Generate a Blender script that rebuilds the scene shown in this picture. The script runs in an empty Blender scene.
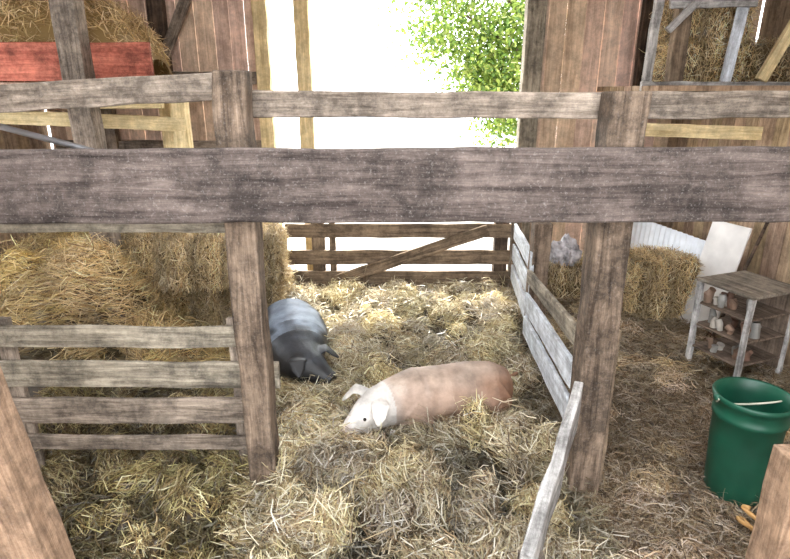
import bpy, bmesh, math, random
import numpy as np
from mathutils import Vector, Matrix
random.seed(7); rng=np.random.default_rng(7)
scene=bpy.context.scene
scene.view_settings.view_transform='Standard'
scene.view_settings.look='None'
scene.view_settings.exposure=0.30

# ------------------------------------------------------------------ helpers
def link(o,parent=None):
    scene.collection.objects.link(o)
    if parent is not None: o.parent=parent
    return o
def empty(name):
    e=bpy.data.objects.new(name,None); e.empty_display_size=.1
    return link(e)

def nd(nt,t,**k):
    n=nt.nodes.new(t)
    for a,b in k.items(): setattr(n,a,b)
    return n
def newmat(name):
    m=bpy.data.materials.new(name); m.use_nodes=True
    nt=m.node_tree; b=nt.nodes['Principled BSDF']
    return m,nt,b
def simple(name,col,rough=.6,metal=0,bump=0,bscale=40,var=.25):
    m,nt,b=newmat(name)
    tc=nd(nt,'ShaderNodeTexCoord'); no=nd(nt,'ShaderNodeTexNoise'); no.inputs['Scale'].default_value=bscale*.25; no.inputs['Detail'].default_value=6
    nt.links.new(tc.outputs['Object'],no.inputs['Vector'])
    cr=nd(nt,'ShaderNodeValToRGB')
    cr.color_ramp.elements[0].position=.3; cr.color_ramp.elements[1].position=.7
    cr.color_ramp.elements[0].color=(*[c*(1-var) for c in col],1); cr.color_ramp.elements[1].color=(*[min(1,c*(1+var*.6)) for c in col],1)
    nt.links.new(no.outputs['Fac'],cr.inputs['Fac']); nt.links.new(cr.outputs['Color'],b.inputs['Base Color'])
    b.inputs['Roughness'].default_value=rough; b.inputs['Metallic'].default_value=metal
    if bump:
        n2=nd(nt,'ShaderNodeTexNoise'); n2.inputs['Scale'].default_value=bscale; n2.inputs['Detail'].default_value=8
        nt.links.new(tc.outputs['Object'],n2.inputs['Vector'])
        bp=nd(nt,'ShaderNodeBump'); bp.inputs['Strength'].default_value=bump; bp.inputs['Distance'].default_value=.01
        nt.links.new(n2.outputs['Fac'],bp.inputs['Height']); nt.links.new(bp.outputs['Normal'],b.inputs['Normal'])
    return m
def wood(name,dark,light,axis=0,splat=0,attr=False,grain=16,stain=.5,dirt=4.5):
    m,nt,b=newmat(name); L=nt.links.new
    tc=nd(nt,'ShaderNodeTexCoord'); oi=nd(nt,'ShaderNodeObjectInfo')
    ad=nd(nt,'ShaderNodeVectorMath',operation='MULTIPLY_ADD'); 
    cb=nd(nt,'ShaderNodeCombineXYZ')
    for i in range(3): L(oi.outputs['Random'],cb.inputs[i])
    L(cb.outputs[0],ad.inputs[0]); ad.inputs[1].default_value=(13,17,19); L(tc.outputs['Object'],ad.inputs[2])
    mp=nd(nt,'ShaderNodeMapping'); sc=[grain]*3; sc[axis]=grain*.07; mp.inputs['Scale'].default_value=sc
    L(ad.outputs[0],mp.inputs['Vector'])
    n1=nd(nt,'ShaderNodeTexNoise'); n1.inputs['Scale'].default_value=1.6; n1.inputs['Detail'].default_value=10; n1.inputs['Roughness'].default_value=.76; n1.inputs['Distortion'].default_value=.5
    L(mp.outputs[0],n1.inputs['Vector'])
    cr=nd(nt,'ShaderNodeValToRGB'); e=cr.color_ramp.elements
    e[0].position=.36; e[0].color=(*dark,1); e[1].position=.64; e[1].color=(*light,1)
    L(n1.outputs['Fac'],cr.inputs['Fac'])
    n2=nd(nt,'ShaderNodeTexNoise'); n2.inputs['Scale'].default_value=dirt; n2.inputs['Detail'].default_value=12; n2.inputs['Roughness'].default_value=.8
    L(ad.outputs[0],n2.inputs['Vector'])
    mr=nd(nt,'ShaderNodeMapRange'); mr.inputs[1].default_value=.40; mr.inputs[2].default_value=.60; mr.inputs[3].default_value=1-stain; mr.inputs[4].default_value=1.2
    L(n2.outputs['Fac'],mr.inputs[0])
    mx=nd(nt,'ShaderNodeVectorMath',operation='SCALE'); L(cr.outputs['Color'],mx.inputs[0]); L(mr.outputs[0],mx.inputs['Scale'])
    out=mx.outputs[0]
    if attr:
        at=nd(nt,'ShaderNodeAttribute'); at.attribute_name='Col'
        mm=nd(nt,'ShaderNodeVectorMath',operation='MULTIPLY'); L(out,mm.inputs[0]); L(at.outputs['Color'],mm.inputs[1]); out=mm.outputs[0]
    if splat:
        n3=nd(nt,'ShaderNodeTexNoise'); n3.inputs['Scale'].default_value=75; n3.inputs['Detail'].default_value=5; n3.inputs['Roughness'].default_value=.7
        L(ad.outputs[0],n3.inputs['Vector'])
        r3=nd(nt,'ShaderNodeValToRGB'); r3.color_ramp.elements[0].position=.55; r3.color_ramp.elements[1].position=.80
        r3.color_ramp.elements[1].color=(splat,)*3+(1,)
        L(n3.outputs['Fac'],r3.inputs['Fac'])
        mc=nd(nt,'ShaderNodeMix',data_type='RGBA'); L(r3.outputs['Color'],mc.inputs[0]); L(out,mc.inputs[6]); mc.inputs[7].default_value=(.55,.51,.49,1)
        out=mc.outputs[2]
    L(out,b.inputs['Base Color']); b.inputs['Roughness'].default_value=.85
    b.inputs['Specular IOR Level'].default_value=.25
    bp=nd(nt,'ShaderNodeBump'); bp.inputs['Strength'].default_value=.7; bp.inputs['Distance'].default_value=.012
    L(n1.outputs['Fac'],bp.inputs['Height']); L(bp.outputs['Normal'],b.inputs['Normal'])
    return m

M_beam=wood('weathered_beam_wood',(.046,.034,.030),(.20,.158,.140),splat=.42,stain=.68,dirt=2.6,grain=13)
M_rail=wood('weathered_rail_wood',(.10,.075,.056),(.40,.325,.26),splat=.2,stain=.6,grain=20)
M_post=wood('post_wood',(.065,.044,.030),(.30,.22,.16),splat=.22,stain=.68,grain=15,dirt=3.5)
M_grey=wood('grey_fence_wood',(.12,.10,.075),(.46,.40,.31),splat=.2,stain=.6)
M_pale=wood('pale_bluish_wood',(.40,.43,.47),(.82,.87,.94),splat=.2,stain=.35)  # bluish white of the divider planks is sky light put into the colour
M_pale2=wood('scuffed_pale_wood',(.20,.19,.18),(.62,.60,.58),splat=.2,stain=.55)
M_new=wood('new_lumber',(.50,.37,.18),(.85,.70,.42),stain=.25)
M_gate=wood('gate_wood',(.085,.06,.042),(.32,.235,.16))
M_dark=wood('dark_wood',(.03,.022,.018),(.15,.10,.07))
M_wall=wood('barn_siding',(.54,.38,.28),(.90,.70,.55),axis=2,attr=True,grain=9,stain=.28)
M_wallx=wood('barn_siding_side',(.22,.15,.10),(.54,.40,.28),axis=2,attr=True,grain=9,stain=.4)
M_red=wood('red_painted_board',(.30,.075,.05),(.62,.21,.14),stain=.6)

def straw_mat(name,tr=.30):
    m,nt,b=newmat(name); at=nd(nt,'ShaderNodeAttribute'); at.attribute_name='Col'
    nt.links.new(at.outputs['Color'],b.inputs['Base Color']); b.inputs['Roughness'].default_value=.38
    b.inputs['Specular IOR Level'].default_value=.7
    if tr:
        tl=nd(nt,'ShaderNodeBsdfTranslucent'); nt.links.new(at.outputs['Color'],tl.inputs[0])
        ms=nd(nt,'ShaderNodeMixShader'); ms.inputs[0].default_value=tr; ou=nt.nodes['Material Output']
        nt.links.new(b.outputs[0],ms.inputs[1]);nt.links.new(tl.outputs[0],ms.inputs[2]);nt.links.new(ms.outputs[0],ou.inputs[0])
    return m
M_straw=straw_mat('straw')

def board(name,p0,p1,h,t,mat,parent=None,up=(0,0,1),wob=.004,bev=.006,seg=None):
    p0=Vector(p0);p1=Vector(p1);d=p1-p0;L=d.length;d.normalize()
    up=Vector(up); 
    y=up.cross(d); y.normalize(); z=d.cross(y); z.normalize()
    n=seg or max(3,int(L/.18))
    vs=[];fs=[]
    for i in range(n+1):
        x=-L/2+L*i/n
        oy=random.gauss(0,wob*.6);oz=random.gauss(0,wob*.6)
        for (a,b) in ((-1,-1),(1,-1),(1,1),(-1,1)):
            vs.append((x,a*t/2+oy+random.gauss(0,wob*.3),b*h/2+oz+random.gauss(0,wob*.5)))
    for i in range(n):
        for k in range(4):
            a=i*4+k;b=i*4+(k+1)%4
            fs.append((a,b,b+4,a+4))
    fs.append((3,2,1,0)); e=n*4; fs.append((e,e+1,e+2,e+3))
    me=bpy.data.meshes.new(name); me.from_pydata(vs,[],fs); me.materials.append(mat)
    bm=bmesh.new(); bm.from_mesh(me); bmesh.ops.recalc_face_normals(bm,faces=bm.faces); bm.to_mesh(me); bm.free()
    o=bpy.data.objects.new(name,me)
    R=Matrix((d,y,z)).transposed().to_4x4(); R.translation=(p0+p1)/2
    o.matrix_world=R; link(o)
    if parent: o.parent=parent
    if bev:
        b=o.modifiers.new('bev','BEVEL'); b.width=bev; b.segments=2; b.limit_method='ANGLE'; b.angle_limit=math.radians(50)
    return o

def boxes_mesh(name,boxes,mat,parent=None,cols=None):
    vs=[];fs=[];cl=[]
    for i,(a,b) in enumerate(boxes):
        s=len(vs); c=cols[i] if cols else (lambda k:(k,k*random.uniform(.93,1.02),k*random.uniform(.88,1.0)))(random.uniform(.75,1.1))
        for x in (a[0],b[0]):
            for y in (a[1],b[1]):
                for z in (a[2],b[2]): vs.append((x,y,z)); cl.append((*c,1))
        fs+= [(s,s+1,s+3,s+2),(s+4,s+6,s+7,s+5),(s,s+4,s+5,s+1),(s+2,s+3,s+7,s+6),(s,s+2,s+6,s+4),(s+1,s+5,s+7,s+3)]
    me=bpy.data.meshes.new(name); me.from_pydata(vs,[],fs); me.materials.append(mat)
    ca=me.color_attributes.new('Col','FLOAT_COLOR','POINT'); ca.data.foreach_set('color',np.array(cl,dtype=np.float32).ravel())
    o=bpy.data.objects.new(name,me); link(o,parent); return o

# ------------------------------------------------------------------ numpy noise
TAB=rng.random((64,256,256))
def vn(x,y,seed=0):
    x=np.asarray(x,float)+1000;y=np.asarray(y,float)+1000
    xi=np.floor(x).astype(int);yi=np.floor(y).astype(int);fx=x-xi;fy=y-yi
    fx=fx*fx*(3-2*fx);fy=fy*fy*(3-2*fy); T=TAB[seed%64]
    a=T[xi%256,yi%256];b=T[(xi+1)%256,yi%256];c=T[xi%256,(yi+1)%256];d=T[(xi+1)%256,(yi+1)%256]
    return (a*(1-fx)+b*fx)*(1-fy)+(c*(1-fx)+d*fx)*fy
def sstep(x,a,b):
    t=np.clip((x-a)/(b-a),0,1); return t*t*(3-2*t)
def gau(x,y,cx,cy,sx,sy,a=0):
    ca,sa=math.cos(a),math.sin(a); u=(x-cx)*ca+(y-cy)*sa; v=-(x-cx)*sa+(y-cy)*ca
    return np.exp(-(u/sx)**2-(v/sy)**2)
def penL(y): return -.80-np.clip(y-2.8,0,3.5)*.13
def penR(y): return 1.08+np.clip(y-2.77,0,3.5)*.085
def mk(n,xa,xb,ya,yb,r0,r1,h0,h1,f):
    out=[]
    while len(out)<n:
        x=random.uniform(xa,xb);y=random.uniform(ya,yb)
        if f(x,y):
            r=random.uniform(r0,r1); out.append((x,y,r,r*random.uniform(.5,.95),random.uniform(0,math.pi),random.uniform(h0,h1)))
    return out
TU =mk(60,-1.3,1.5,1.9,6.0,.18,.32,.14,.27,lambda x,y:penL(y)-.02<x<penR(y)-.15)
TU+=mk(110,-1.3,1.5,1.9,6.0,.08,.18,.14,.29,lambda x,y:penL(y)-.02<x<penR(y)-.12)
TU+=mk(60,-2.6,-.9,1.9,4.0,.08,.20,.05,.14,lambda x,y:x<penL(y)-.05)
TU+=mk(80,-4.0,-1.1,4.0,6.8,.12,.32,.12,.30,lambda x,y:x<penL(y)-.05)
TU+=mk(70,1.2,3.2,1.9,6.8,.08,.20,.02,.07,lambda x,y:x>penR(y)+.1)
X0,X1,Y0,Y1=-4.22,3.36,1.2,6.95
NX,NY=1000,760
gx=np.linspace(X0,X1,NX);gy=np.linspace(Y0,Y1,NY);GX,GY=np.meshgrid(gx,gy,indexing='ij')
def build():
    x,y=GX,GY
    L=penL(y);R=penR(y)
    pen=sstep(x,L-.1,L+.15)*(1-sstep(x,R-.12,R+.02))
    left=1-sstep(x,L-.1,L+.15)
    wx=x+.07*(vn(x*8,y*8,2)-.5)+.05*(vn(x*19,y*19,2)-.5);wy=y+.07*(vn(x*8+9,y*8,3)-.5)+.05*(vn(x*19,y*19+7,3)-.5)
    D=np.zeros_like(x); ID=np.full(x.shape,-1,int)
    for i,(cx,cy,ra,rb,an,hh) in enumerate(TU):
        ca,sa=math.cos(an),math.sin(an); 
        i0,i1=np.searchsorted(gx,[cx-ra-.12,cx+ra+.12]);j0,j1=np.searchsorted(gy,[cy-ra-.12,cy+ra+.12])
        sl=(slice(i0,i1),slice(j0,j1)); X=wx[sl]-cx;Y=wy[sl]-cy
        u=X*ca+Y*sa;v=-X*sa+Y*ca; d=hh*np.clip(1-(u/ra)**2-(v/rb)**2,0,1)**.55
        m=d>D[sl]; D[sl]=np.where(m,d,D[sl]); ID[sl]=np.where(m,i,ID[sl])
    h=D*(.35+.65*np.maximum(pen,left))
    h+=pen*(.08*(vn(x*1.7,y*1.7,1)-.5)+.03*(vn(x*13,y*13,5)-.5)-.10)
    h+=left*(.06*(vn(x*2.5,y*2.5,6)-.5)-.04)
    h+=(1-pen)*(1-left)*(.02*(vn(x*3,y*3,7)-.5)-.04)
    f1=np.maximum(gau(x,y,.40,3.50,.50,.17,.2)**.5,gau(x,y,-.2,3.24,.2,.13,.75)); 
    w1=np.clip(f1*1.4,0,1); h=h*(1-w1)
    f2=np.clip(1.5*gau(x,y,-.86,4.40,.27,.58,-.2)**.6,0,1); h=h*(1-f2)
    h+=.23*gau(x,y,.42,3.11,.36,.11,.12)+.10*gau(x,y,.15,2.80,.3,.2)+.15*gau(x,y,.84,3.34,.16,.16)+.13*gau(x,y,.08,3.13,.15,.07)
    h+=.10*gau(x,y,-.55,3.0,.2,.25)+.10*gau(x,y,.6,4.4,.45,.35)+.10*gau(x,y,-.1,4.6,.35,.3)+.10*gau(x,y,1.0,4.9,.25,.5)
    h+=.10*gau(x,y,-.45,4.45,.12,.30)+.08*gau(x,y,-.80,3.66,.16,.10)
    n=.8+.4*vn(x*2.4,y*2.4,9)
    h+=n*(.72*gau(x,y,-2.95,4.65,.50,.50)+.40*gau(x,y,-2.5,4.50,.25,.25)+.30*gau(x,y,-2.15,4.45,.40,.30)+.45*gau(x,y,-1.30,5.6,.18,.40)+.7*gau(x,y,-3.4,5.8,.8,.8)+.4*gau(x,y,-2.2,6.2,.8,.5))
    h+=.07*gau(x,y,1.9,5.6,.5,.5)
    edge=1-sstep(y,5.85,6.15)*(x>-1.2)*(x<1.5)*.8
    return h*edge,ID,D
HG,IDG,DG=build()
# local relief: shade between the tufts is painted into the straw colour
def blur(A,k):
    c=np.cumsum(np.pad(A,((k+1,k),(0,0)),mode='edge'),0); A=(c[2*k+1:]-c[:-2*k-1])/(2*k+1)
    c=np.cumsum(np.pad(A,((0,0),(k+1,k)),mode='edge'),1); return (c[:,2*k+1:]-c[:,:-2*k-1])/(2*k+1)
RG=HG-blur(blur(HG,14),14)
def samp(G,x,y):
    fx=np.clip((x-X0)/(X1-X0)*(NX-1),0,NX-1.001);fy=np.clip((y-Y0)/(Y1-Y0)*(NY-1),0,NY-1.001)
    i=fx.astype(int);j=fy.astype(int);u=fx-i;v=fy-j
    return (G[i,j]*(1-u)+G[i+1,j]*u)*(1-v)+(G[i,j+1]*(1-u)+G[i+1,j+1]*u)*v
def H(x,y): return samp(HG,x,y)
def TID(x,y):
    i=np.clip(((x-X0)/(X1-X0)*(NX-1)).round().astype(int),0,NX-1);j=np.clip(((y-Y0)/(Y1-Y0)*(NY-1)).round().astype(int),0,NY-1)
    return IDG[i,j]

def tube(path,radii,n=10,cap=True):
    P=[Vector(p) for p in path];vs=[];fs=[]
    prev=None
    for i,p in enumerate(P):
        t=(P[min(i+1,len(P)-1)]-P[max(i-1,0)]).normalized()
        ref=Vector((0,0,1)) if abs(t.z)<.92 else Vector((1,0,0))
        s=t.cross(ref).normalized()
        if prev is not None and s.dot(prev)<0: s=-s
        prev=s
        u=s.cross(t).normalized()
        r=radii[i] if isinstance(radii,(list,tuple)) else radii
        rs,ru=(r if isinstance(r,(list,tuple)) else (r,r))
        for k in range(n):
            a=2*math.pi*k/n; vs.append(p+s*math.cos(a)*rs+u*math.sin(a)*ru)
    for i in range(len(P)-1):
        for k in range(n):
            a=i*n+k;b=i*n+(k+1)%n; fs.append((a,b,b+n,a+n))
    if cap:
        fs.append(tuple(range(n))[::-1]); fs.append(tuple(range((len(P)-1)*n,len(P)*n)))
    return vs,fs
def mesh_obj(name,parts,mat,parent=None,smooth=True):
    V=[];F=[]
    for vs,fs in parts:
        o=len(V); V+=[tuple(v) for v in vs]; F+=[tuple(i+o for i in f) for f in fs]
    me=bpy.data.meshes.new(name); me.from_pydata(V,[],F); me.materials.append(mat)
    bm=bmesh.new(); bm.from_mesh(me); bmesh.ops.recalc_face_normals(bm,faces=bm.faces); bm.to_mesh(me); bm.free()
    if smooth: me.polygons.foreach_set('use_smooth',[True]*len(me.polygons))
    o=bpy.data.objects.new(name,me); link(o,parent); return o

PAL=np.array([(.74,.63,.44),(.58,.46,.29),(.93,.86,.72),(.40,.285,.165),(.17,.115,.07),(.61,.54,.33)])
def strand_arrays(P,N,D,Ln,W,C):
    n=len(P)
    D=D/np.linalg.norm(D,axis=1,keepdims=True)
    S=np.cross(D,N); S/= (np.linalg.norm(S,axis=1,keepdims=True)+1e-9)
    S=S+.6*N*rng.normal(0,1,(n,1)); S/=np.linalg.norm(S,axis=1,keepdims=True)
    hl=(Ln/2)[:,None]; w=(W/2)[:,None]
    mid=P+N*(np.abs(rng.normal(0,.10,(n,1)))*Ln[:,None])
    bend=S*rng.normal(0,.12,(n,1))*Ln[:,None]
    a=P-D*hl+bend; c=P+D*hl+bend
    V=np.stack([a-S*w,a+S*w,mid-S*w,mid+S*w,c-S*w*.6,c+S*w*.6],axis=1).reshape(-1,3)
    b=(np.arange(n)*6)[:,None]
    F=np.concatenate([b+np.array([[0,1,3,2]]),b+np.array([[2,3,5,4]])],axis=0)
    col=np.repeat(C,6,axis=0)
    return V,F,col
def np_mesh(name,V,F,C,mat,parent=None):
    me=bpy.data.meshes.new(name)
    me.vertices.add(len(V)); me.vertices.foreach_set('co',V.astype(np.float32).ravel())
    me.loops.add(len(F)*4); me.loops.foreach_set('vertex_index',F.astype(np.int32).ravel())
    me.polygons.add(len(F)); me.polygons.foreach_set('loop_start',(np.arange(len(F))*4).astype(np.int32))
    me.update(calc_edges=True); me.validate()
    ca=me.color_attributes.new('Col','FLOAT_COLOR','POINT')
    ca.data.foreach_set('color',np.concatenate([C,np.ones((len(C),1))],axis=1).astype(np.float32).ravel())
    me.materials.append(mat)
    o=bpy.data.objects.new(name,me); link(o,parent); return o
def pick(n,w):
    w=np.array(w,float);w/=w.sum(); return PAL[rng.choice(len(PAL),n,p=w)]*rng.uniform(.72,1.12,(n,1))

# ------------------------------------------------------------------ straw bedding (one mesh)
st=2
gxs=gx[::st];gys=gy[::st]; n1,n2=len(gxs),len(gys)
BV=np.stack([GX[::st,::st],GY[::st,::st],HG[::st,::st]-.016],-1).reshape(-1,3)
ii,jj=np.meshgrid(np.arange(n1-1),np.arange(n2-1),indexing='ij'); q=(ii*n2+jj).ravel()
BF=np.stack([q,q+n2,q+n2+1,q+1],1)
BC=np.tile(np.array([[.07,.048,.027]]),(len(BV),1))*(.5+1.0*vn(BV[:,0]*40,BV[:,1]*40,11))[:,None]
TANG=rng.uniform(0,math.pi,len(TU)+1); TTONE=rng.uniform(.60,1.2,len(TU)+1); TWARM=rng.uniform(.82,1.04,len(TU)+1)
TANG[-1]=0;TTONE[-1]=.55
def bed_strands(n,xa,xb,ya,yb,lmin,lmax,w,pw,lift=.016,pitch=.2,keep=None,tint=(1,1,1),spread=.5,gap_shade=1.0):
    x=rng.uniform(xa,xb,n);y=ya+(yb-ya)*rng.random(n)
    if keep is not None:
        k=keep(x,y);x=x[k];y=y[k];n=len(x)
    e=.015;z=H(x,y);dx=(H(x+e,y)-H(x-e,y))/(2*e);dy=(H(x,y+e)-H(x,y-e))/(2*e)
    dx=np.clip(dx,-2,2);dy=np.clip(dy,-2,2)
    N=np.stack([-dx,-dy,np.ones(n)],1);N/=np.linalg.norm(N,axis=1,keepdims=True)
    t=TID(x,y)
    ang=np.where(t>=0,TANG[t],vn(x*3.1,y*3.1,13)*math.pi*4)+rng.normal(0,spread,n)
    ang=np.where(rng.random(n)<.2,rng.uniform(0,6.28,n),ang)
    T=np.stack([np.cos(ang),np.sin(ang),np.zeros(n)],1);T-=N*(T*N).sum(1,keepdims=True)
    D=T+N*rng.normal(0,pitch,(n,1))
    P=np.stack([x,y,z],1)+N*rng.exponential(lift,(n,1))
    C=pick(n,pw)*np.array(tint)
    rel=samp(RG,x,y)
    shade_fac=1-gap_shade*(1-sstep(rel,-.07,.04))*.74  # hollow strands painted darker so the gaps look deep
    C*=(TTONE[t]*(.78+.42*vn(x*2.2,y*2.2,15))*shade_fac)[:,None]
    C[:,2]*=TWARM[t]
    C=np.clip(C,0,.95)
    return strand_arrays(P,N,D,rng.uniform(lmin,lmax,n),rng.uniform(w*.5,w*1.3,n),C)
inpen=lambda x,y:(x>penL(y)-.05)&(x<penR(y)+.05)
inleft=lambda x,y:(x<=penL(y)-.0)
inright=lambda x,y:(x>=penR(y))
offpig=lambda x,y:inpen(x,y)&(np.maximum(gau(x,y,.36,3.47,.62,.2,.2),gau(x,y,-.2,3.24,.25,.2,.75))<.3)&(gau(x,y,-.84,4.35,.32,.62,-.2)<.3)
parts=[(BV,BF,BC)]
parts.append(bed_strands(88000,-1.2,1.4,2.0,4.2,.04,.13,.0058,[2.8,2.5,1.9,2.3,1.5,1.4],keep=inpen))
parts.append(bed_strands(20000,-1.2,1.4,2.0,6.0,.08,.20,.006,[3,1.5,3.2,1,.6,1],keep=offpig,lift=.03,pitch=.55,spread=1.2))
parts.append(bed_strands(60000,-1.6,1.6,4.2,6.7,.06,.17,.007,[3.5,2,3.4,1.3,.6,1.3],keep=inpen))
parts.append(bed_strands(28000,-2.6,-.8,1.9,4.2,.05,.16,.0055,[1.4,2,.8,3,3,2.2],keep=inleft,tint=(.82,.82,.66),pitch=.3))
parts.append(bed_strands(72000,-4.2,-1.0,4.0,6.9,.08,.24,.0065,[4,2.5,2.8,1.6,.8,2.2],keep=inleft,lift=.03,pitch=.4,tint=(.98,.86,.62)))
parts.append(bed_strands(52000,1.0,3.1,1.9,3.9,.03,.12,.005,[2.6,2.2,3.0,2.4,2.0,.3],keep=inright,lift=.012,pitch=.18,tint=(1.02,.93,.92),spread=1.2,gap_shade=.6))
parts.append(bed_strands(32000,1.2,3.3,3.9,6.9,.05,.15,.0065,[2.8,2,3.2,2,1.0,.4],keep=inright,lift=.014,pitch=.22,tint=(1.04,.96,.93),spread=1.2,gap_shade=.6))
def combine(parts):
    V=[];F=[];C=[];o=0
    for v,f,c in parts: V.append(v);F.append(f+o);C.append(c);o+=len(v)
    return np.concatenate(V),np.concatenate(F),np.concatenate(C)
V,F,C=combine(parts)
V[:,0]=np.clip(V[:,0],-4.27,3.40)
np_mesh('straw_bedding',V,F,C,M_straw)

# ------------------------------------------------------------------ hay bales / heaps
def bale(name,c,dims,rz=0,nst=9000,pw=(4,2.5,2.6,1.4,.8,2),parent=None,tiltx=0,tone=1.0):
    parts=[]; hx,hy,hz=[d/2 for d in dims]
    faces=[(0,1,2,1),(0,1,2,-1),(0,2,1,1),(0,2,1,-1),(1,2,0,1),(1,2,0,-1)]
    h=np.array([hx,hy,hz]); sd=random.uniform(0,50)
    for (a,b,cc,s) in faces:
        n=24; u=np.linspace(-1,1,n);U,Vv=np.meshgrid(u,u,indexing='ij')
        P=np.zeros((n,n,3)); P[...,a]=U*h[a];P[...,b]=Vv*h[b];P[...,cc]=s*h[cc]
        rr=np.abs(P)/h; k=1-.07*(rr[...,0]**6*rr[...,1]**6+rr[...,1]**6*rr[...,2]**6+rr[...,0]**6*rr[...,2]**6)
        P*=k[...,None]; 
        P*=(1+.12*(vn(P[...,0]*11+P[...,2]*7+sd,P[...,1]*9+P[...,2]*5,21)-.5))[...,None]
        i,j=np.meshgrid(np.arange(n-1),np.arange(n-1),indexing='ij');q=(i*n+j).ravel()
        Fq=np.stack([q,q+n,q+n+1,q+1],1)
        Pv=P.reshape(-1,3); parts.append((Pv,Fq,np.tile([[.12,.08,.036]],(len(Pv),1))))
        area=h[a]*h[b]; m=int(nst*area/(2*(hx*hy+hx*hz+hy*hz)))
        p=np.zeros((m,3));p[:,a]=rng.uniform(-1,1,m)*h[a];p[:,b]=rng.uniform(-1,1,m)*h[b];p[:,cc]=s*h[cc]
        rr=np.abs(p)/h; k=1-.07*(rr[:,0]**6*rr[:,1]**6+rr[:,1]**6*rr[:,2]**6+rr[:,0]**6*rr[:,2]**6)
        p*=k[:,None]; p*=(1+.12*(vn(p[:,0]*11+p[:,2]*7+sd,p[:,1]*9+p[:,2]*5,21)-.5))[:,None]
        p[:,cc]*=1+rng.exponential(.035,m)
        N=np.zeros((m,3));N[:,cc]=s
        D=rng.normal(0,1,(m,3));D[:,cc]*=.55; D[:,a]*= (.4 if a==0 else 1)
        lay=np.floor((p[:,0]+hx)/.09); Cc=np.clip(pick(m,pw)*(.5+.7*((lay*.37)%1))[:,None]*tone*np.array([1.04,.94,.76]),0,.95)
        parts.append(strand_arrays(p,N,D,rng.uniform(.05,.17,m),rng.uniform(.004,.007,m),Cc))
    for yy in (-hy*.45,hy*.45):
        path=[(-hx*1.015,yy,-hz*1.015),(hx*1.015,yy,-hz*1.015),(hx*1.015,yy,hz*1.015),(-hx*1.015,yy,hz*1.015)]
        for k in range(4):
            vs,fs=tube([path[k],path[(k+1)%4]],.004,n=4,cap=False)
            vv=np.array([tuple(v) for v in vs]); parts.append((vv,np.array(fs),np.tile([[.55,.35,.15]],(len(vv),1))))
    V,F,C=combine(parts)
    o=np_mesh(name,V,F,C,M_straw,parent); o.location=c; o.rotation_euler=(tiltx,0,rz); return o
bale('hay_bale',(-1.66,4.66,.82),(.66,.48,.34),.06)
bale('hay_bale',(-1.54,4.76,.38),(.44,.46,.42),-.1,tone=.75)
bale('hay_bale',(-2.45,5.15,.66),(.80,.46,.40),.3,tiltx=.1)
bale('hay_bale',(-2.40,5.10,.22),(.80,.46,.42),.1)
bale('hay_bale',(-1.34,5.45,.66),(.40,.60,.42),.1,tone=.9)
bale('hay_bale',(-1.36,5.45,.22),(.42,.60,.42),.0,tone=.9)
bale('hay_bale',(2.76,5.62,.27),(.66,.62,.58),.12,tone=1.2)
bale('hay_bale',(1.92,6.0,.20),(.60,.46,.42),-.1,nst=4000)

def heap(name,cx,cy,z0,rx,ry,h,n,parent=None,seed=30,base=None):
    g=40;u=np.linspace(-1,1,g);U,W=np.meshgrid(u,u,indexing='ij')
    def hz(U,W):
        r=np.clip(1-(U**4+W**4)*.9,0,1)**.5
        return h*r*(.75+.5*vn(U*3+cx,W*3+cy,seed))
    X=cx+U*rx;Y=cy+W*ry;Z=z0+hz(U,W)
    Pv=np.stack([X,Y,Z],-1).reshape(-1,3);i,j=np.meshgrid(np.arange(g-1),np.arange(g-1),indexing='ij');q=(i*g+j).ravel()
    parts=[(Pv,np.stack([q,q+g,q+g+1,q+1],1),np.tile([[.30,.20,.08]],(len(Pv),1)))]
    a=rng.uniform(-1,1,n);b=rng.uniform(-1,1,n)
    P=np.stack([cx+a*rx,cy+b*ry,z0+hz(a,b)+rng.exponential(.02,n)],1)
    N=np.tile([[0,-.5,.86]],(n,1)).astype(float); D=rng.normal(0,1,(n,3))
    parts.append(strand_arrays(P,N,D,rng.uniform(.08,.22,n),rng.uniform(.006,.010,n),np.clip(pick(n,(4,2.5,3,1,.3,3))*np.array([1.0,.86,.66]),0,.95)))
    V,F,C=combine(parts); return np_mesh(name,V,F,C,M_straw,parent)

# ------------------------------------------------------------------ barn shell
M_dirt=simple('dirt_floor',(.16,.115,.07),.95,bump=.5)
fl=boxes_mesh('floor',[((-4.4,-2.5,-.22),(4.3,7.2,-.12))],M_dirt)
def vplanks(x0,x1,y,z0,z1,w=.2,t=.03):
    out=[];x=x0
    while x<x1-.02:
        ww=min(w*random.uniform(.85,1.15),x1-x); out.append(((x+.003,y+random.uniform(0,.012),z0),(x+ww-.003,y+t,z1))); x+=ww
    return out
ZT=4.1
bx=vplanks(-4.3,-1.58,7.2,-.15,ZT)+vplanks(1.62,4.3,7.2,-.15,ZT)+vplanks(-1.58,1.62,7.2,3.6,ZT)
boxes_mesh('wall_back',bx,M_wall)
boxes_mesh('added_wall_front',vplanks(-4.3,-2.2,-2.5,-.15,ZT)+vplanks(2.2,4.3,-2.5,-.15,ZT),M_wallx)  # unseen wall added to cut fill light from behind the camera
def yplanks(x,y0,y1,z0,z1,w=.22,t=.03):
    out=[];y=y0
    while y<y1-.02:
        ww=min(w*random.uniform(.85,1.15),y1-y); out.append(((x,y+.004,z0),(x+t,y+ww-.004,z1))); y+=ww
    return out
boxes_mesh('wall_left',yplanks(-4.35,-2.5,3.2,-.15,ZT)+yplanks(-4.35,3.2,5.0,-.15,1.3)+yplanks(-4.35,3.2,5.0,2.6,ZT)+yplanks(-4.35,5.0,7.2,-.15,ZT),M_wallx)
win=empty('added_window')  # unseen window added to light the hay heap from the side
board('sill',(-4.32,3.18,1.28),(-4.32,5.02,1.28),.08,.12,M_rail,win)
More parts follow.
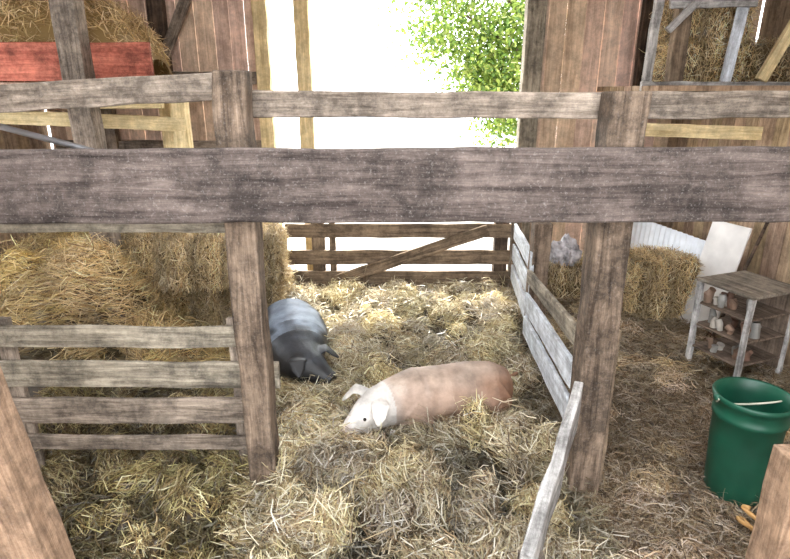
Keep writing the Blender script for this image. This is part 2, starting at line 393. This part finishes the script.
board('head',(-4.32,3.18,2.62),(-4.32,5.02,2.62),.08,.12,M_rail,win)
board('mullion',(-4.33,4.1,1.3),(-4.33,4.1,2.6),.06,.05,M_rail,win,up=(1,0,0))
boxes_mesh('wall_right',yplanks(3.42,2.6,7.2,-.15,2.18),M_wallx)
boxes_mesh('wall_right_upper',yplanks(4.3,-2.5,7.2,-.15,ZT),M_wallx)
rb=[]
y=-2.5
while y<7.2:
    rb.append(((-4.4,y,ZT+.0),(-1.7,y+.268,ZT+.03))); rb.append(((1.7,y,ZT),(4.4,y+.268,ZT+.03)));
    if y>2.5: rb.append(((-1.7,y,ZT),(1.7,y+.268,ZT+.03)))
    y+=.27
boxes_mesh('ceiling',rb,M_wallx)  # unseen roof, left open toward the front to shape the sky light
trim=empty('trim_doorway')
board('jamb_left',(-1.56,7.12,-.15),(-1.56,7.12,ZT),.16,.14,M_new,trim,up=(1,0,0))
board('stud',(-1.08,7.12,-.15),(-1.08,7.12,ZT),.17,.14,M_new,trim,up=(1,0,0))
board('jamb_right',(1.62,7.10,-.15),(1.62,7.10,ZT),.22,.16,M_grey,trim,up=(1,0,0))
girt=empty('trim_wall_framing')
board('girt_left',(-4.2,7.13,2.35),(-1.64,7.13,2.35),.14,.08,M_rail,girt)
board('girt_left_low',(-4.2,7.13,1.55),(-1.64,7.13,1.55),.14,.08,M_rail,girt)
board('girt_right',(1.74,7.13,2.02),(4.1,7.13,2.02),.14,.08,M_rail,girt)
board('stud_left',(-2.75,7.1,-.15),(-2.75,7.1,ZT),.18,.12,M_dark,girt,up=(1,0,0))
board('stud_left_b',(-3.5,7.1,-.15),(-3.5,7.1,ZT),.16,.12,M_rail,girt,up=(1,0,0))
board('brace_left',(-2.7,7.05,2.6),(-2.0,7.05,3.9),.12,.06,M_rail,girt)
board('stud_right',(2.95,7.1,-.15),(2.95,7.1,ZT),.18,.12,M_dark,girt,up=(1,0,0))

loft=empty('hay_loft')
boxes_mesh('deck',[((-4.3,5.02+i*.21,2.22),(-2.05,5.22+i*.21,2.27)) for i in range(10)],M_wallx,loft)
board('fascia_red',(-4.3,4.98,2.43),(-2.02,4.98,2.43),.30,.05,M_red,loft)
board('support_post',(-2.58,4.86,-.15),(-2.58,4.86,ZT),.19,.17,M_rail,loft,up=(1,0,0))
board('inner_post',(-2.06,5.6,-.15),(-2.06,5.6,2.3),.14,.14,M_new,loft,up=(1,0,0))
board('inner_post_b',(-2.42,6.2,-.15),(-2.42,6.2,2.3),.12,.12,M_new,loft,up=(1,0,0))
board('joist',(-4.3,5.05,2.14),(-2.0,5.05,2.14),.16,.06,M_new,loft)
board('cross_rail',(-4.2,5.55,1.98),(-2.0,5.55,1.90),.13,.05,M_new,loft)
heap('loose_hay',-3.35,5.9,2.27,.95,.85,.75,7000,loft)
loft2=empty('hay_loft')
boxes_mesh('deck',[((2.45,5.5+i*.21,2.20),(4.3,5.69+i*.21,2.25)) for i in range(8)],M_wallx,loft2)
board('frame_post_a',(2.52,5.95,2.2),(2.56,5.95,ZT),.08,.07,M_pale2,loft2,up=(1,0,0))
board('frame_post_b',(3.30,5.95,2.2),(3.44,5.95,ZT),.09,.07,M_pale,loft2,up=(1,0,0))
board('frame_post_c',(2.80,5.98,2.2),(2.80,5.98,ZT),.14,.12,M_gate,loft2,up=(1,0,0))
board('frame_sill',(2.45,5.90,2.24),(4.2,5.90,2.24),.10,.06,M_pale2,loft2)
board('frame_rail_mid',(2.62,5.90,2.99),(3.45,5.90,3.01),.09,.05,M_pale2,loft2)
board('frame_brace',(3.62,5.88,2.3),(4.05,5.88,3.3),.11,.06,M_new,loft2)
board('frame_brace_b',(2.62,5.86,2.75),(2.9,5.86,3.05),.07,.05,M_pale2,loft2)
board('under_beam',(2.45,5.6,2.08),(4.2,5.6,2.08),.14,.08,M_new,loft2)
board('lower_rail',(2.3,5.4,1.86),(4.2,5.4,1.80),.12,.06,M_new,loft2)
bale('loft_bale_a',(3.20,6.4,2.46),(.80,.46,.42),.1,nst=5000,parent=loft2,tone=1.35)
bale('loft_bale_b',(3.22,6.42,2.88),(.78,.46,.40),-.1,nst=5000,parent=loft2,tone=1.35)
bale('loft_bale_d',(3.22,6.42,3.28),(.78,.46,.40),.05,nst=4000,parent=loft2,tone=1.35)
bale('loft_bale_c',(3.95,6.4,2.46),(.6,.46,.42),.3,nst=3000,parent=loft2,tone=1.2)

# ------------------------------------------------------------------ front posts, beam, rails
def post(name,x,y,z0,z1,w,mat=M_post,dx=0):
    return board(name,(x,y,z0),(x+dx,y,z1),w,w*.95,mat,up=(1,0,0),wob=.006,bev=.01)
post('fence_post',-.765,2.77,-.15,2.29,.155)
post('fence_post',1.10,2.77,-.15,2.2,.175,dx=-.02)
board('plank_beam',(-2.35,2.650,1.770),(2.35,2.650,1.782),.35,.05,M_beam,wob=.004,bev=.01)
board('fence_rail',(-.72,2.89,2.137),(2.6,2.89,2.135),.125,.05,M_rail,wob=.005)
board('fence_rail',(-2.4,2.80,2.140),(-.85,2.80,2.225),.125,.05,M_rail,wob=.005)
board('fence_rail',(-2.35,2.875,1.53),(-.70,2.875,1.53),.065,.045,M_grey)
vs,fs=tube([(-2.3,2.90,2.12),(-1.6,2.90,1.93),(-.80,2.88,1.70)],.016,n=10)
mesh_obj('metal_pipe',[(vs,fs)],simple('galvanised_steel',(.42,.43,.46),.4,.8))
fe=empty('board_fence')
board('board_1',(-2.3,2.86,.905),(-.80,2.86,.900),.125,.03,M_grey,fe)
board('board_2',(-2.3,2.86,.672),(-.66,2.86,.662),.16,.03,M_grey,fe)
board('board_3',(-2.3,2.86,.430),(-.80,2.86,.425),.165,.03,M_rail,fe)
board('board_4',(-2.3,2.86,.215),(-.80,2.86,.21),.09,.03,M_rail,fe)
board('batten',(-.90,2.90,-.1),(-.90,2.90,1.0),.09,.035,M_rail,fe,up=(1,0,0))
board('batten_b',(-2.2,2.90,-.1),(-2.2,2.90,1.0),.09,.035,M_rail,fe,up=(1,0,0))
M_tan=wood('tan_post_wood',(.24,.15,.095),(.54,.36,.24),splat=.2)
board('wooden_post',(-1.475,1.9,-.15),(-1.70,1.9,1.6),.19,.16,M_tan,up=(1,0,0))
board('wooden_post',(1.645,1.9,-.15),(1.645,1.9,.82),.16,.16,M_tan,up=(1,0,0))
df=empty('divider_fence')
board('mid_post',(1.24,4.62,-.1),(1.24,4.62,1.15),.15,.13,M_post,df,up=(1,0,0))
board('post_sister',(1.20,2.83,-.12),(1.19,2.83,.98),.07,.12,M_gate,df,up=(1,0,0))
for k,(za,zb,m,hh) in enumerate([(.90,.68,M_grey,.12),(.66,.44,M_pale,.17),(.42,.22,M_pale,.17)]):
    board('plank_%d'%k,(1.02,2.87,za),(1.16,4.62,zb),hh,.03,m,df)
for k,(za,zb,hh) in enumerate([(.82,.72,.17),(.57,.48,.18),(.32,.24,.18)]):
    board('far_plank_%d'%k,(1.17,4.56,za),(1.34,6.10,zb),hh,.03,M_pale,df)
board('near_plank',(1.00,2.70,.62),(.45,1.50,.62),.18,.05,M_pale2,df)
board('near_plank_post',(.50,1.60,-.1),(.50,1.60,.60),.09,.08,M_rail,df,up=(1,0,0))
g=empty('wooden_gate')
board('gate_top',(-1.25,6.2,.70),(1.32,6.2,.70),.16,.035,M_gate,g)
board('gate_mid',(-1.25,6.2,.385),(1.32,6.2,.385),.17,.035,M_gate,g)
board('gate_bottom',(-1.25,6.2,.12),(1.32,6.2,.12),.20,.035,M_gate,g)
board('gate_brace',(-.72,6.155,.10),(1.05,6.155,.72),.13,.03,M_gate,g)
board('gate_post_left',(-.88,6.26,-.15),(-.88,6.26,.92),.14,.12,M_gate,g,up=(1,0,0))
board('gate_post_left_b',(-.72,6.26,-.15),(-.72,6.26,.92),.07,.08,M_gate,g,up=(1,0,0))
board('gate_post_right',(1.22,6.26,-.15),(1.22,6.26,.95),.15,.13,M_dark,g,up=(1,0,0))
board('gate_post_right_b',(1.38,6.22,-.15),(1.38,6.22,1.0),.10,.12,M_gate,g,up=(1,0,0))

# ------------------------------------------------------------------ aisle objects
M_white=simple('white_sheet_metal',(.82,.87,.94),.45,.0,var=.1)
M_whitew=simple('white_painted_board',(.70,.68,.66),.6,.0,var=.25,bscale=14)
board('white_plywood_panel',(2.99,5.15,-.05),(3.22,5.23,1.00),.42,.02,M_whitew,up=(-.35,1,0),wob=.001)
def corr(name,p,ux,uz,w,h,mat):
    vs=[];fs=[];n=80
    ux=Vector(ux).normalized();uz=Vector(uz).normalized();nn=ux.cross(uz)
    for i in range(n+1):
        s=w*i/n
        o=nn*(.012*math.sin(s*2*math.pi/.09))
        vs.append(Vector(p)+ux*s+o);vs.append(Vector(p)+ux*s+uz*h+o)
    for i in range(n): fs.append((2*i,2*i+2,2*i+3,2*i+1))
    o=mesh_obj(name,[(vs,fs)],mat); o.modifiers.new('s','SOLIDIFY').thickness=.004; return o
corr('corrugated_metal_sheet',(2.95,7.0,.0),(0.19,-1,0),(.06,0,1),1.75,.72,M_white)
sh=empty('shelf_unit')
a=Vector((.36,-.93,0)).normalized();bvec=Vector((.93,.36,0)).normalized()
LA=.46;LB=.50;HT=.70;org=Vector((2.56,4.42,0))
def sp(u,v,z): 
    q=org+a*u+bvec*v; return (q.x,q.y,z)
M_shelf=wood('shelf_wood',(.08,.055,.04),(.28,.21,.16))
M_top=wood('shelf_top_wood',(.11,.09,.07),(.36,.31,.25))
for nm,u,v in (('leg_1',0,0),('leg_2',LA,0),('leg_3',0,LB),('leg_4',LA,LB)):
    board(nm,sp(u,v,-.12),sp(u,v,HT),.04,.04,M_pale2,sh,up=tuple(a))
for k,z in enumerate((.12,.32,.51)):
    board('shelf_%d'%k,sp(0,LB/2,z),sp(LA,LB/2,z),LB,.02,M_shelf,sh,up=tuple(bvec),wob=.001)
board('back_panel',sp(LA/2,LB-.03,.02),sp(LA/2,LB-.03,HT),LA,.015,M_shelf,sh,up=tuple(a),wob=.001)
board('top',sp(-.03,LB/2,HT+.012),sp(LA+.03,LB/2,HT+.012),LB+.06,.028,M_top,sh,up=tuple(bvec),wob=.001)
JM=[simple('rusty_tin',(.26,.17,.12),.6,.2),simple('grey_tin',(.30,.29,.27),.5,.3),simple('clay_brown',(.18,.10,.07),.8),simple('rag_white',(.42,.38,.33),.9)]
for k in range(26):
    u=.04+.39*random.random(); z=(.13,.33,.52)[k%3]; v=.03+.2*random.random(); hh=random.uniform(.05,.13)
    vs,fs=tube([sp(u,v,z),sp(u+random.uniform(-.02,.02),v,z+hh*.6),sp(u+random.uniform(-.03,.03),v,z+hh)],[random.uniform(.02,.04),random.uniform(.02,.04),random.uniform(.012,.035)],n=12)
    mesh_obj('tin_%d'%k,[(vs,fs)],JM[k%4],sh,smooth=False)
vs,fs=tube([(2.95,4.75,.05),(3.38,4.95,1.15)],.015,n=8)
mesh_obj('pitchfork',[(vs,fs)]+[tube([(2.95+.0,4.75+d,.05),(2.90,4.75+d,-.08)],.006,n=6) for d in (-.08,-.03,.03,.08)]+[tube([(2.95,4.66,.05),(2.95,4.84,.05)],.007,n=6)],M_dark)
def lathe(prof,n=48):
    vs=[];fs=[]
    for r,z in prof:
        for k in range(n):
            t=2*math.pi*k/n; vs.append((r*math.cos(t),r*math.sin(t),z))
    for i in range(len(prof)-1):
        for k in range(n):
            p=i*n+k;q=i*n+(k+1)%n; fs.append((p,q,q+n,p+n))
    return vs,fs
bk=empty('green_bucket'); bk.location=(1.98,2.72,-.02)
M_green=simple('green_plastic',(.008,.075,.043),.42,var=.4,bump=.1,bscale=14)
vs,fs=lathe([(.001,0.01),(.13,0.01),(.145,.0),(.152,.02),(.16,.12),(.176,.38),(.180,.50),(.188,.505),(.188,.53),(.184,.535),(.186,.60),(.200,.605),(.204,.63),(.196,.64),(.184,.632),(.178,.55),(.165,.3),(.146,.03),(.001,.028)])
mesh_obj('shell',[(vs,fs)],M_green,bk)
mesh_obj('feed',[lathe([(.001,.42),(.08,.43),(.168,.41)])],simple('wet_feed',(.02,.018,.012),.5,bump=.5),bk)
hp=[(.20*math.cos(t),.20*math.sin(t)*.55-.02,.62+.0-.10*math.sin(t)) for t in [math.pi*i/16 for i in range(17)]]
mesh_obj('bail_handle',[tube(hp,.006,n=8)],simple('pale_handle',(.65,.62,.50),.5),bk)
mesh_obj('handle_lugs',[tube([(sx*.185,0,.62),(sx*.215,0,.62)],.018,n=12) for sx in (-1,1)],M_green,bk)
M_hose=simple('orange_hose_rubber',(.50,.28,.10),.5)
hz=[(1.86+.03*math.cos(t*1.2)+.02*t*.2,2.38+.07*math.sin(t),.0+.03*t*.4) for t in [i*.35 for i in range(26)]]
mesh_obj('garden_hose',[tube(hz,.012,n=8)],M_hose)
me=bpy.data.meshes.new('crumpled_tarp');bm=bmesh.new();bmesh.ops.create_icosphere(bm,subdivisions=4,radius=1)
for v in bm.verts:
    p=v.co; k=1+.7*(vn(p.x*2.2+p.z,p.y*2.2,40)-.5)+.5*abs(vn(p.x*5,p.y*5+p.z*4,41)-.5)+.3*(vn(p.x*9,p.z*9,42)-.5)
    v.co=Vector((p.x*.16*k,p.y*.14*k,max(-.05,p.z*.20*k)))
bm.to_mesh(me);bm.free()
to=link(bpy.data.objects.new('crumpled_tarp',me)); to.location=(1.88,5.92,.46); me.materials.append(simple('tarp_cloth',(.46,.44,.46),.7,var=.8,bscale=50))
me.polygons.foreach_set('use_smooth',[False]*len(me.polygons))

# ------------------------------------------------------------------ pigs
def skin_mat(name,rough,coat=0):
    m,nt,b=newmat(name); at=nd(nt,'ShaderNodeAttribute'); at.attribute_name='Col'
    tc=nd(nt,'ShaderNodeTexCoord'); mp=nd(nt,'ShaderNodeMapping'); mp.inputs['Scale'].default_value=(60,60,60)
    no=nd(nt,'ShaderNodeTexNoise'); no.inputs['Detail'].default_value=6; no.inputs['Scale'].default_value=1.5
    n5=nd(nt,'ShaderNodeTexNoise'); n5.inputs['Detail'].default_value=8; n5.inputs['Roughness'].default_value=.65; n5.inputs['Scale'].default_value=7; nt.links.new(tc.outputs['Object'],n5.inputs['Vector'])
    nt.links.new(tc.outputs['Object'],mp.inputs[0]); nt.links.new(mp.outputs[0],no.inputs['Vector'])
    mr=nd(nt,'ShaderNodeMapRange'); mr.inputs[1].default_value=.32;mr.inputs[2].default_value=.62;mr.inputs[3].default_value=.58;mr.inputs[4].default_value=1.15
    nt.links.new(n5.outputs['Fac'],mr.inputs[0])
    sc=nd(nt,'ShaderNodeVectorMath',operation='SCALE'); nt.links.new(at.outputs['Color'],sc.inputs[0]); nt.links.new(mr.outputs[0],sc.inputs['Scale'])
    nt.links.new(sc.outputs[0],b.inputs['Base Color'])
    bp=nd(nt,'ShaderNodeBump'); bp.inputs['Strength'].default_value=.4; bp.inputs['Distance'].default_value=.007
    nt.links.new(no.outputs['Fac'],bp.inputs['Height']); nt.links.new(bp.outputs['Normal'],b.inputs['Normal'])
    b.inputs['Roughness'].default_value=rough
    return m
def pig(name,path,rad,colf,mat,es=1.0):
    e=empty(name); P=[Vector(p) for p in path]
    fr=[]
    for i in range(len(P)):
        f=(P[min(i+1,len(P)-1)]-P[max(i-1,0)]).normalized(); s=f.cross(Vector((0,0,1))).normalized(); u=s.cross(f).normalized(); fr.append((f,s,u))
    parts=[tube(path,rad,n=28)]
    def at(i,df,ds,du):
        f,s,u=fr[i]; return P[i]+f*df+s*ds+u*du
    for sg in (-1,1):
        b0=at(8,-.01,sg*.08,.095); 
        f,s,u=fr[9]
        m1=b0+s*sg*.065*es+f*.045*es+u*.03; t1=b0+s*sg*.12*es+f*.13*es-u*.045
        q=[b0,b0.lerp(m1,.6),m1,m1.lerp(t1,.6),t1]
        parts.append(tube(q,[(.04*es,.018),(.062*es,.015),(.066*es,.013),(.045*es,.012),(.014,.010)],n=12))
        # foreleg folded under the chest: shoulder, elbow back, wrist forward, trotter tucked back
        parts.append(tube([at(6,-.05,sg*.10,-.02),at(5,.0,sg*.165,-.10),at(6,.03,sg*.165,-.15),at(7,.02,sg*.15,-.155),at(7,.05,sg*.13,-.14)],[.11,.075,.048,.036,.030],n=14))
        parts.append(tube([at(2,-.02,sg*.09,.0),at(3,-.04,sg*.15,-.06),at(4,-.07,sg*.19,-.12),at(3,-.06,sg*.215,-.155),at(2,.03,sg*.215,-.165),at(3,.0,sg*.235,-.165)],[.14,.125,.075,.05,.034,.03],n=14))
    parts.append(tube([at(5,-.06,0,.02),at(5,.02,0,.03),at(6,.02,0,.02)],[(.16,.15),(.185,.175),(.15,.16)],n=20))
    parts.append(tube([at(8,-.04,0,-.05),at(9,0,0,-.045),at(10,0,0,-.02)],[(.125,.09),(.11,.085),(.065,.06)],n=18))
    tp=[at(0,-.01,0,.07),at(0,-.05,.01,.08),at(0,-.075,.04,.05),at(0,-.06,.06,.02)]
    parts.append(tube(tp,[.016,.013,.011,.009],n=8))
    o=mesh_obj('body',parts,mat,e)
    r=o.modifiers.new('r','REMESH'); r.mode='VOXEL'; r.voxel_size=.0095
    sm=o.modifiers.new('s','SMOOTH'); sm.factor=.5; sm.iterations=6
    dg=bpy.context.evaluated_depsgraph_get(); me=bpy.data.meshes.new_from_object(o.evaluated_get(dg)); o.modifiers.clear(); o.data=me
    if not me.materials: me.materials.append(mat)
    me.polygons.foreach_set('use_smooth',[True]*len(me.polygons))
    n=len(me.vertices);co=np.zeros(n*3,dtype=np.float32);me.vertices.foreach_get('co',co);co=co.reshape(-1,3)
    PA=np.array(path);d=((co[:,None,:]-PA[None])**2).sum(2); k=np.argsort(d,1)[:,:2]
    dd=np.take_along_axis(d,k,1)**.5; t=(k[:,0]*dd[:,1]+k[:,1]*dd[:,0])/(dd.sum(1)+1e-9)
    up=co[:,2]-PA[k[:,0],2]
    C=colf(t,up,co)
    ca=me.color_attributes.new('Col','FLOAT_COLOR','POINT'); ca.data.foreach_set('color',np.concatenate([C,np.ones((n,1))],1).astype(np.float32).ravel())
    ME=simple(name+'_eye',(.01,.008,.007),.15)
    def ball(c,r,sx=1):
        m=bmesh.new();bmesh.ops.create_uvsphere(m,u_segments=14,v_segments=10,radius=r)
        v=[Vector(c)+x.co for x in m.verts];f=[tuple(y.index for y in z.verts) for z in m.faces]; m.free(); return v,f
    mesh_obj('eyes',[ball(at(10,-.035,sg*.073,.045),.011) for sg in (-1,1)],ME,e)
    mesh_obj('nostrils',[ball(at(12,.006,sg*.018,.005),.009) for sg in (-1,1)],simple(name+'_nostril',(.12,.05,.04),.6),e)
    return e
def mixc(a,b,t): return a[None]*(1-t[:,None])+b[None]*t[:,None]
A_=lambda *c:np.array(c)
def colA(t,up,co):
    nz=vn(co[:,0]*9,co[:,1]*9+co[:,2]*7,50)-.5
    red=A_(.23,.115,.065);tan=A_(.42,.295,.225);wh=A_(.66,.62,.58)
    c=mixc(red,tan,sstep(t+nz*1.6,1.0,4.6))
    nz2=vn(co[:,0]*22,co[:,1]*22+co[:,2]*17,52)
    k=sstep(nz2,.5,.95)*.35
    c=c*(1-k[:,None])+A_(.30,.19,.13)[None]*k[:,None]
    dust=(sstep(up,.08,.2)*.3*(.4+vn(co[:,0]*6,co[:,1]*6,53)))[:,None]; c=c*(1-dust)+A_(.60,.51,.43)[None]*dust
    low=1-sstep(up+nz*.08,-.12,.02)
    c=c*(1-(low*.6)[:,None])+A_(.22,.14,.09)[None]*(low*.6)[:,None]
    w=sstep(t+nz*1.6,5.8,7.8)[:,None]; c=c*(1-w)+wh[None]*w
    sn=sstep(t,11.0,12)[:,None]; c=c*(1-sn)+A_(.52,.36,.31)[None]*sn
    return c
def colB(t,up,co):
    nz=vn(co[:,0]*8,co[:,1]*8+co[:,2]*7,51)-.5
    bl=A_(.018,.018,.020);sheen=A_(.27,.33,.42)
    k=sstep(up+nz*.20,.03,.15)*(1-sstep(t+nz*2.0,4.8,6.6)*.92)  # blue-grey on the back is sky sheen put into the hide colour
    return mixc(bl,sheen,k)
pathA=[(.84,3.62,.18),(.80,3.61,.18),(.69,3.58,.185),(.52,3.54,.19),(.34,3.49,.185),(.17,3.44,.19),(.04,3.40,.18),(-.06,3.36,.175),(-.14,3.31,.165),(-.20,3.26,.145),(-.26,3.205,.12),(-.315,3.155,.09),(-.35,3.12,.08)]
rad=[(.05,.05),(.13,.13),(.185,.18),(.205,.19),(.21,.19),(.20,.195),(.175,.18),(.145,.155),(.125,.135),(.10,.115),(.07,.08),(.052,.055),(.05,.05)]
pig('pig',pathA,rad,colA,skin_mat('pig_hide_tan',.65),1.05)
pathB=[(-1.05,4.96,.17),(-1.04,4.92,.18),(-.99,4.80,.19),(-.92,4.62,.20),(-.87,4.45,.20),(-.84,4.29,.19),(-.80,4.15,.17),(-.76,4.05,.155),(-.70,3.98,.145),(-.635,3.93,.13),(-.57,3.895,.11),(-.51,3.865,.09),(-.475,3.85,.08)]
radB=[(a*1.36,b*1.16) for a,b in rad]
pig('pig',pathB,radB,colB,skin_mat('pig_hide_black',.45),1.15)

# ------------------------------------------------------------------ outdoors
M_ground=simple('gravel_yard',(.60,.57,.52),.95,bscale=20)
boxes_mesh('ground',[((-14,7.3,-.25),(16,30,-.14))],M_ground)
M_leaf,nt,b=newmat('tree_leaf'); at=nd(nt,'ShaderNodeAttribute'); at.attribute_name='Col'
nt.links.new(at.outputs['Color'],b.inputs['Base Color']); b.inputs['Roughness'].default_value=.6
tl=nd(nt,'ShaderNodeBsdfTranslucent'); nt.links.new(at.outputs['Color'],tl.inputs[0])
ms=nd(nt,'ShaderNodeMixShader'); ms.inputs[0].default_value=.45; ou=nt.nodes['Material Output']
nt.links.new(b.outputs[0],ms.inputs[1]);nt.links.new(tl.outputs[0],ms.inputs[2]);nt.links.new(ms.outputs[0],ou.inputs[0])
tr=empty('leafy_tree')
M_bark=simple('bark',(.12,.09,.06),.9,bump=.6)
mesh_obj('trunk',[tube([(3.0,11.6,-.2),(2.95,11.6,1.5),(2.8,11.5,3.0),(2.5,11.5,4.5)],[.22,.17,.13,.08]),tube([(2.9,11.6,2.2),(2.2,11.3,3.0),(1.3,11.2,3.5)],[.08,.05,.02]),tube([(2.8,11.5,3.0),(2.0,11.6,4.0),(1.0,11.6,4.8)],[.08,.05,.02])],M_bark,tr)
cen=np.array([(1.7,11.2,3.3),(2.3,11.1,2.6),(1.2,11.4,3.9),(.75,11.2,3.15),(2.5,11.3,1.9),(2.0,11.3,2.3),(1.5,11.2,2.75),(2.6,11.5,3.8),(1.9,11.6,4.6),(.5,11.6,4.2),(3.3,11.3,2.8),(3.4,11.5,4.2),(2.2,11.4,1.6),(2.3,11.3,3.2),(1.7,11.4,2.4)])
n=17000;ci=rng.integers(0,len(cen),n);P=cen[ci]+rng.normal(0,1,(n,3))*np.array([.33,.40,.26])
D=rng.normal(0,1,(n,3));D[:,2]-=.5;N=rng.normal(0,1,(n,3));N[:,2]+=.8;N/=np.linalg.norm(N,axis=1,keepdims=True)
LC=np.array([(.11,.19,.022),(.19,.27,.04),(.065,.13,.02),(.26,.32,.08)])[rng.integers(0,4,n)]
V,F,C=strand_arrays(P,N,D,rng.uniform(.05,.10,n),rng.uniform(.03,.06,n),LC)
np_mesh('leaves',V,F,C,M_leaf,tr)

# ------------------------------------------------------------------ light
w=bpy.data.worlds.new('sky'); scene.world=w; w.use_nodes=True
bg=w.node_tree.nodes['Background']; bg.inputs[0].default_value=(.94,.97,1,1); bg.inputs[1].default_value=6.2
sd=bpy.data.lights.new('sun','SUN'); sd.energy=14; sd.angle=.12; sd.color=(1,.95,.84)
so=bpy.data.objects.new('sun',sd); link(so)
so.rotation_euler=Vector((-.10,-.58,-.84)).to_track_quat('-Z','Y').to_euler()

cam=bpy.data.cameras.new('camera'); cam.sensor_width=36; cam.lens=25.5; cam.clip_start=.02
co=bpy.data.objects.new('camera',cam); link(co); co.location=(0,0,2.2); co.rotation_euler=(math.radians(71.4),0,0)
scene.camera=co
